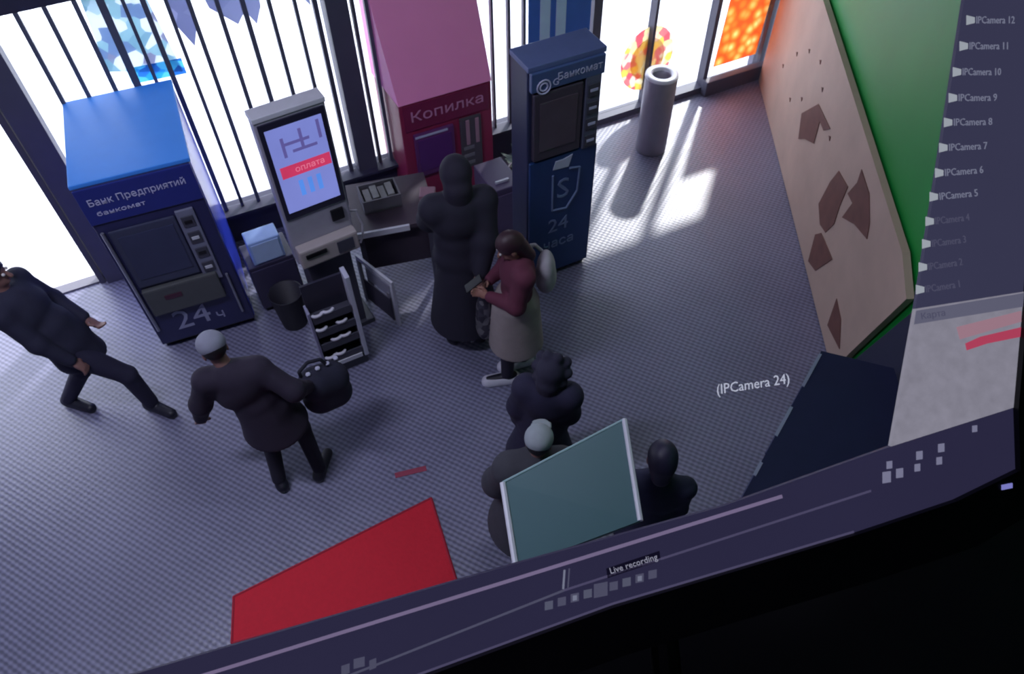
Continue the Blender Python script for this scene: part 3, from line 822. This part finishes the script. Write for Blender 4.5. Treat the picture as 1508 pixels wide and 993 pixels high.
MB().tube([(-.12, .0, .86), (-.12, .0, .91), (-.07, .05, .94), (0, .09, .92), (.03, .1, .84)], .012).build('handle', cloth('strap_black', (30, 30, 46)), bg_)
for i, (x, y, z) in enumerate(((-.12, -.06, .86), (-.07, -.0, .885), (-.02, .05, .88), (.03, .1, .865), (.07, .16, .84))):
    MB().ball((x, y, z), .024 if i == 0 else .018, 1, (1, 1, .5)).build('white_mark', mat('mark_white', (176, 176, 200), .6), bg_)

# tall person in long dark coat at the red machine
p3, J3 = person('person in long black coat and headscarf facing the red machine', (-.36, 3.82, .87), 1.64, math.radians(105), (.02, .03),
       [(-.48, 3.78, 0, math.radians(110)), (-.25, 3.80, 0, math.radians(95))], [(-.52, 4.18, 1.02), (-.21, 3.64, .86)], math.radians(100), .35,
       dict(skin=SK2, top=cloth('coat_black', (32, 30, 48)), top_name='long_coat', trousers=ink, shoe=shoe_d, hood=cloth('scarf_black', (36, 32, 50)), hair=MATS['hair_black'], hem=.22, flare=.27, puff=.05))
hb = thing('patterned_bag', 'grey patterned shopping bag hanging from the hand of the person in the long coat', 'bag', (-.20, 3.52, 0))
net_obj('bag_body', [('e', np.array([-.20, 3.52, .58]), (.055, .075, .2), E_), ('e', np.array([-.20, 3.52, .46]), (.06, .08, .14), E_)], .01, poster_material('bag_pattern', [(170, 168, 178), (122, 120, 136), (196, 194, 200), (104, 102, 120)], 22), hb, kk=.03)
MB().tube([(0, -.05, .7), (.01, .04, .81), (.02, .07, .81), (.0, .05, .7)], .008).build('handle', cloth('bag_handle', (110, 106, 120)), hb)

# young woman with phone
p4, J4 = person('person in beige skirt and maroon top looking at a phone mid floor', (.03, 3.44, .78), 1.42, math.radians(195), (.02, .0),
       [(-.04, 3.36, 0, math.radians(190)), (.07, 3.52, 0, math.radians(200))], [(-.15, 3.36, .94), (-.15, 3.50, .94)], math.radians(200), .5,
       dict(skin=SK, top=cloth('top_maroon', (92, 40, 62)), top_name='sweater', trousers=cloth('leggings_dark', (36, 32, 52)), shoe=shoe_d, sole=mat('sole_white', (200, 198, 214), .5),
            hair=mat('hair_maroon', (54, 30, 42), .5), hair_len=.2, skirt=(cloth('skirt_beige', (150, 140, 140)), .36, .2)))
bp_ = thing('backpack', 'pale backpack worn by the person in the beige skirt', 'bag', (.26, 3.52, 0))
net_obj('bag_body', [('e', np.array([.235, 3.515, 1.02]), (.065, .11, .16), E_), ('e', np.array([.235, 3.515, .95]), (.07, .11, .1), E_)], .01, cloth('pack_pale', (165, 160, 170)), bp_, kk=.03)
MB().tube([(-.04, .06, 1.12), (-.1, .05, 1.2), (-.15, .05, 1.19)], .014).build('strap', MATS['pack_pale'], bp_)
ph = MB().box(-.005, .005, -.035, .035, -.07, .07, .003).build('phone', M_black)
ph.location = (-.25, 3.43, .99); ph.rotation_euler = (0, .9, .25)
tag(ph, 'small dark phone in the hands of the person in the beige skirt', 'phone')

# child with fluffy hood
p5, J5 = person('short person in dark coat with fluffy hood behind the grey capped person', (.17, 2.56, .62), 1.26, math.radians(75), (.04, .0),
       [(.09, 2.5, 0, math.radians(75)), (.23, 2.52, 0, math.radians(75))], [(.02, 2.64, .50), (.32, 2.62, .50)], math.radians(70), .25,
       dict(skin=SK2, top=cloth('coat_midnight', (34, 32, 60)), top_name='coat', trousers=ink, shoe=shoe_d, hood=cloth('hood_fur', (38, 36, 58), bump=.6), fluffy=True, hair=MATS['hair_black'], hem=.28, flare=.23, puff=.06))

# person at the board
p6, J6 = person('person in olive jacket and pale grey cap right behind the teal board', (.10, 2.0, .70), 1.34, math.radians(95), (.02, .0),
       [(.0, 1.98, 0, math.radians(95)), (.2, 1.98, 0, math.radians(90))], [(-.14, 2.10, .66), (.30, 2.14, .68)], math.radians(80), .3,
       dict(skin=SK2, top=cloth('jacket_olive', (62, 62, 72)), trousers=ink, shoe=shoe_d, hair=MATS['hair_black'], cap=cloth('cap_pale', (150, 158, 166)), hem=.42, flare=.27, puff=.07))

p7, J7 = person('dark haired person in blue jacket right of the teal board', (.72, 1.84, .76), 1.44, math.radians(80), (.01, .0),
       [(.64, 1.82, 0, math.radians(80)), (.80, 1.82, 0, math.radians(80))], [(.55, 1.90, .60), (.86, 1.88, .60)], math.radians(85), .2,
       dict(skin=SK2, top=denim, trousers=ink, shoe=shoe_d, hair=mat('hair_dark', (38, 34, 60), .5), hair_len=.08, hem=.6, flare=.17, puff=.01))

# ------------------------------------------------------------------ the control-room monitor the hall is watched through, its desk and gallery
PX = 1.0 / 1100.0                      # one unit of the display raster, in metres
fwd = CAM_ROT @ Vector((0, 0, -1))
mon = bpy.data.objects.new('monitor', None)
COL.objects.link(mon)
tag(mon, 'wide surveillance monitor with camera list sidebar, playback bar and black rim', 'monitor')
mon.matrix_world = Matrix.Translation(CAM_POS + fwd * 1.0) @ CAM_ROT.to_4x4()
def U(x, y, z=0.0):
    return ((x - 754) * PX, (496.5 - y) * PX, z)
def flat(name, pts, z, th, m, parent=None):
    return MB().prism([U(x, y, z) for x, y in pts], th).build(name, m, parent or mon)
def line(name, a, b_, w, z, m, parent=None):
    a, b_ = Vector(a), Vector(b_); q = (b_ - a).normalized(); p_ = Vector((-q.y, q.x)) * w / 2
    return flat(name, [a + p_, b_ + p_, b_ - p_, a - p_], z, .001, m, parent)
M_rim = mat('rim_black', (3, 3, 7), .35, spec=.2)
M_side = screen_mat('ui_slate', (54, 54, 78), .08, 3)
M_bar_ui = screen_mat('ui_plum', (41, 39, 64), .1, 3)
M_text = screen_mat('ui_text', (112, 115, 136), .1, 30)
M_dim = screen_mat('ui_dim', (74, 74, 96), .1, 30)
bar = flat('playback_bar', [(-80, 1074), (300, 962), (750, 832), (1060, 746), (1310, 657), (1490, 600), (1492, 690), (1400, 735), (1260, 782), (900, 890), (620, 993), (-60, 1240)], -.004, .008, M_bar_ui)
side = flat('sidebar', [(1424, -40), (1545, -40), (1520, 200), (1504, 430), (1346, 455)], -.004, .008, M_side)
m_ = screen_mat('ui_map', (128, 126, 140), .22, 60)
mp_ = flat('map_panel', [(1346, 455), (1504, 430), (1489, 600), (1310, 657)], -.004, .009, m_)
flat('map_header', [(1346, 458), (1504, 432), (1503, 452), (1343, 478)], .005, .001, screen_mat('ui_header', (92, 92, 112)), mp_)
flat('red_route', [(1418, 506), (1440, 496), (1500, 482), (1500, 496), (1450, 506), (1420, 516)], .005, .001, screen_mat('ui_red', (168, 62, 88)), mp_)
flat('pink_route', [(1405, 482), (1500, 458), (1500, 474), (1410, 500)], .005, .0006, screen_mat('ui_pink', (150, 116, 130)), mp_)
TR = (0, 0, 0)
rows = [(1420, 32, .0), (1410, 70, .0), (1400, 108, .0), (1394, 146, .01), (1387, 182, .02), (1380, 219, .05), (1374, 256, .08), (1366, 291, .1), (1360, 327, .12), (1355, 360, .13), (1350, 394, .15), (1346, 427, .16)]
for i, (x, y, an_) in enumerate(rows):
    ic = flat('camera_icon', [(x, y - 7), (x + 12, y - 4), (x + 12, y + 4), (x, y + 7)], .0045, .001, screen_mat('ui_icon', (150, 156, 166)), side)
    text('list_lettering', 'IPCamera %d' % (12 - i), 15 * PX, M_text if i < 8 else M_dim, side, U(x + 14, y, .0046), (0, 0, an_), .0004, width=(56 if i < 8 else 50) * PX)
text('map_lettering', 'Карта', 13 * PX, M_dim, mp_, U(1352, 467, .0065), (0, 0, .16), .0004)
line('timeline', (-60, 1104), (300, 993), 5, .0045, screen_mat('ui_line', (112, 100, 132)), bar)
line('timeline', (300, 993), (1150, 730), 5, .0045, MATS['ui_line'], bar)
line('time_scale', (500, 999), (830, 868), 3, .0045, M_dim, bar)
line('time_scale', (830, 868), (1280, 722), 3, .0045, screen_mat('ui_faint', (72, 68, 96)), bar)
line('lower_edge', (560, 1012), (900, 888), 3, .0045, MATS['ui_faint'], bar)
line('lower_edge', (900, 888), (1255, 782), 3, .0045, MATS['ui_faint'], bar)
line('time_cursor', (831, 838), (829, 866), 3, .0045, M_text, bar)
line('time_cursor', (838, 836), (836, 864), 2, .0045, M_dim, bar)
tt = flat('tooltip', [(892, 836), (970, 810), (972, 824), (894, 850)], .0045, .001, screen_mat('ui_night', (14, 12, 30)), bar)
text('tooltip_lettering', 'Live recording', 13 * PX, screen_mat('ui_bright', (140, 140, 160)), tt, U(897, 840, .0058), (0, 0, .30), .0003, width=72 * PX)
for i in range(9):
    x = 808 + i * 19
    y = 890 - i * 5.7
    sz = 6 if i != 4 else 10
    q = flat('bar_button', [(x - sz, y - sz * .8), (x + sz, y - sz * 1.2), (x + sz, y + sz * .8), (x - sz, y + sz * 1.2)], .0045, .001, M_dim if i % 3 else screen_mat('ui_button', (80, 82, 102)), bar)
    if i in (2, 7):
        flat('button_dot', [(x - 3, y - 3), (x + 3, y - 4), (x + 3, y + 3), (x - 3, y + 4)], .0056, .001, M_text, q)
for x, y, w in ((530, 974, 16), (550, 976, 10), (510, 984, 12)):
    flat('bar_button', [(x - w / 2, y - 5), (x + w / 2, y - 9), (x + w / 2, y + 5), (x - w / 2, y + 9)], .0045, .001, M_dim, bar)
for x, y, w in ((1307, 684, 8), (1351, 670, 9), (1383, 659, 9), (1303, 702, 12), (1322, 696, 10), (1348, 688, 8), (1380, 678, 8), (1432, 631, 7)):
    flat('tool_icon', [(x - w / 2, y - w * .6), (x + w / 2, y - w * .75), (x + w / 2, y + w * .6), (x - w / 2, y + w * .75)], .0045, .001, screen_mat('ui_white', (116, 116, 142)), bar)
text('caption_lettering', '(IPCamera 24)', 21 * PX, screen_mat('ui_caption', (176, 180, 200)), mon, U(1054, 575, .0), (0, 0, .155), .0004, width=108 * PX, shear=.1)
# rim
flat('bottom_rim', [(-60, 1240), (620, 993), (900, 890), (1260, 782), (1400, 735), (1492, 690), (1560, 720), (1430, 800), (1280, 850), (920, 958), (640, 1062), (-60, 1310)], -.02, .035, M_rim)
flat('right_rim', [(1492, 690), (1489, 600), (1504, 430), (1520, 200), (1545, -40), (1605, -40), (1570, 300), (1560, 720)], -.02, .035, M_rim)
flat('top_rim', [(-60, -45), (1605, -45), (1605, -100), (-120, -100)], -.02, .035, M_rim)
flat('left_rim', [(-60, -45), (-120, -100), (-120, 1330), (-60, 1310)], -.02, .035, M_rim)
flat('power_light', [(1463, 711), (1478, 708), (1478, 715), (1463, 718)], .016, .002, screen_mat('ui_led', (120, 120, 190)))
st = MB()
a0 = Vector(U(980, 930, -.02))
arm = st.rod(a0, a0 + Vector((0.02, -.16, -.03)), .02).build('stand_arm', M_rim, mon)

dk = thing('control_desk', 'black control desk below the right corner of the surveillance monitor', 'desk', (.45, .36, 2.7))
e0, e1 = Vector((-.808, .238, 0)), Vector((.943, .715, 0))
ux = (e1 - e0).normalized(); uy = Vector((-ux.y, ux.x, 0))
rzd = math.atan2(ux.y, ux.x)
dk.location = (e0.x, e0.y, 2.7); dk.rotation_euler = (0, 0, rzd)
MB().box(-.1, 2.3, -1.0, 0, .66, .70, .006).build('desktop', M_rim, dk)
for x, y in ((0, -.08), (2.2, -.08), (0, -.92), (2.2, -.92)):
    MB().box(x - .03, x + .03, y - .03, y + .03, 0, .66).build('leg', M_black, dk)
struct('gallery_floor', MB().box(-.12, 2.6, -2.2, -.02, -.12, 0), M_base, (e0.x, e0.y, 2.7), rzd)
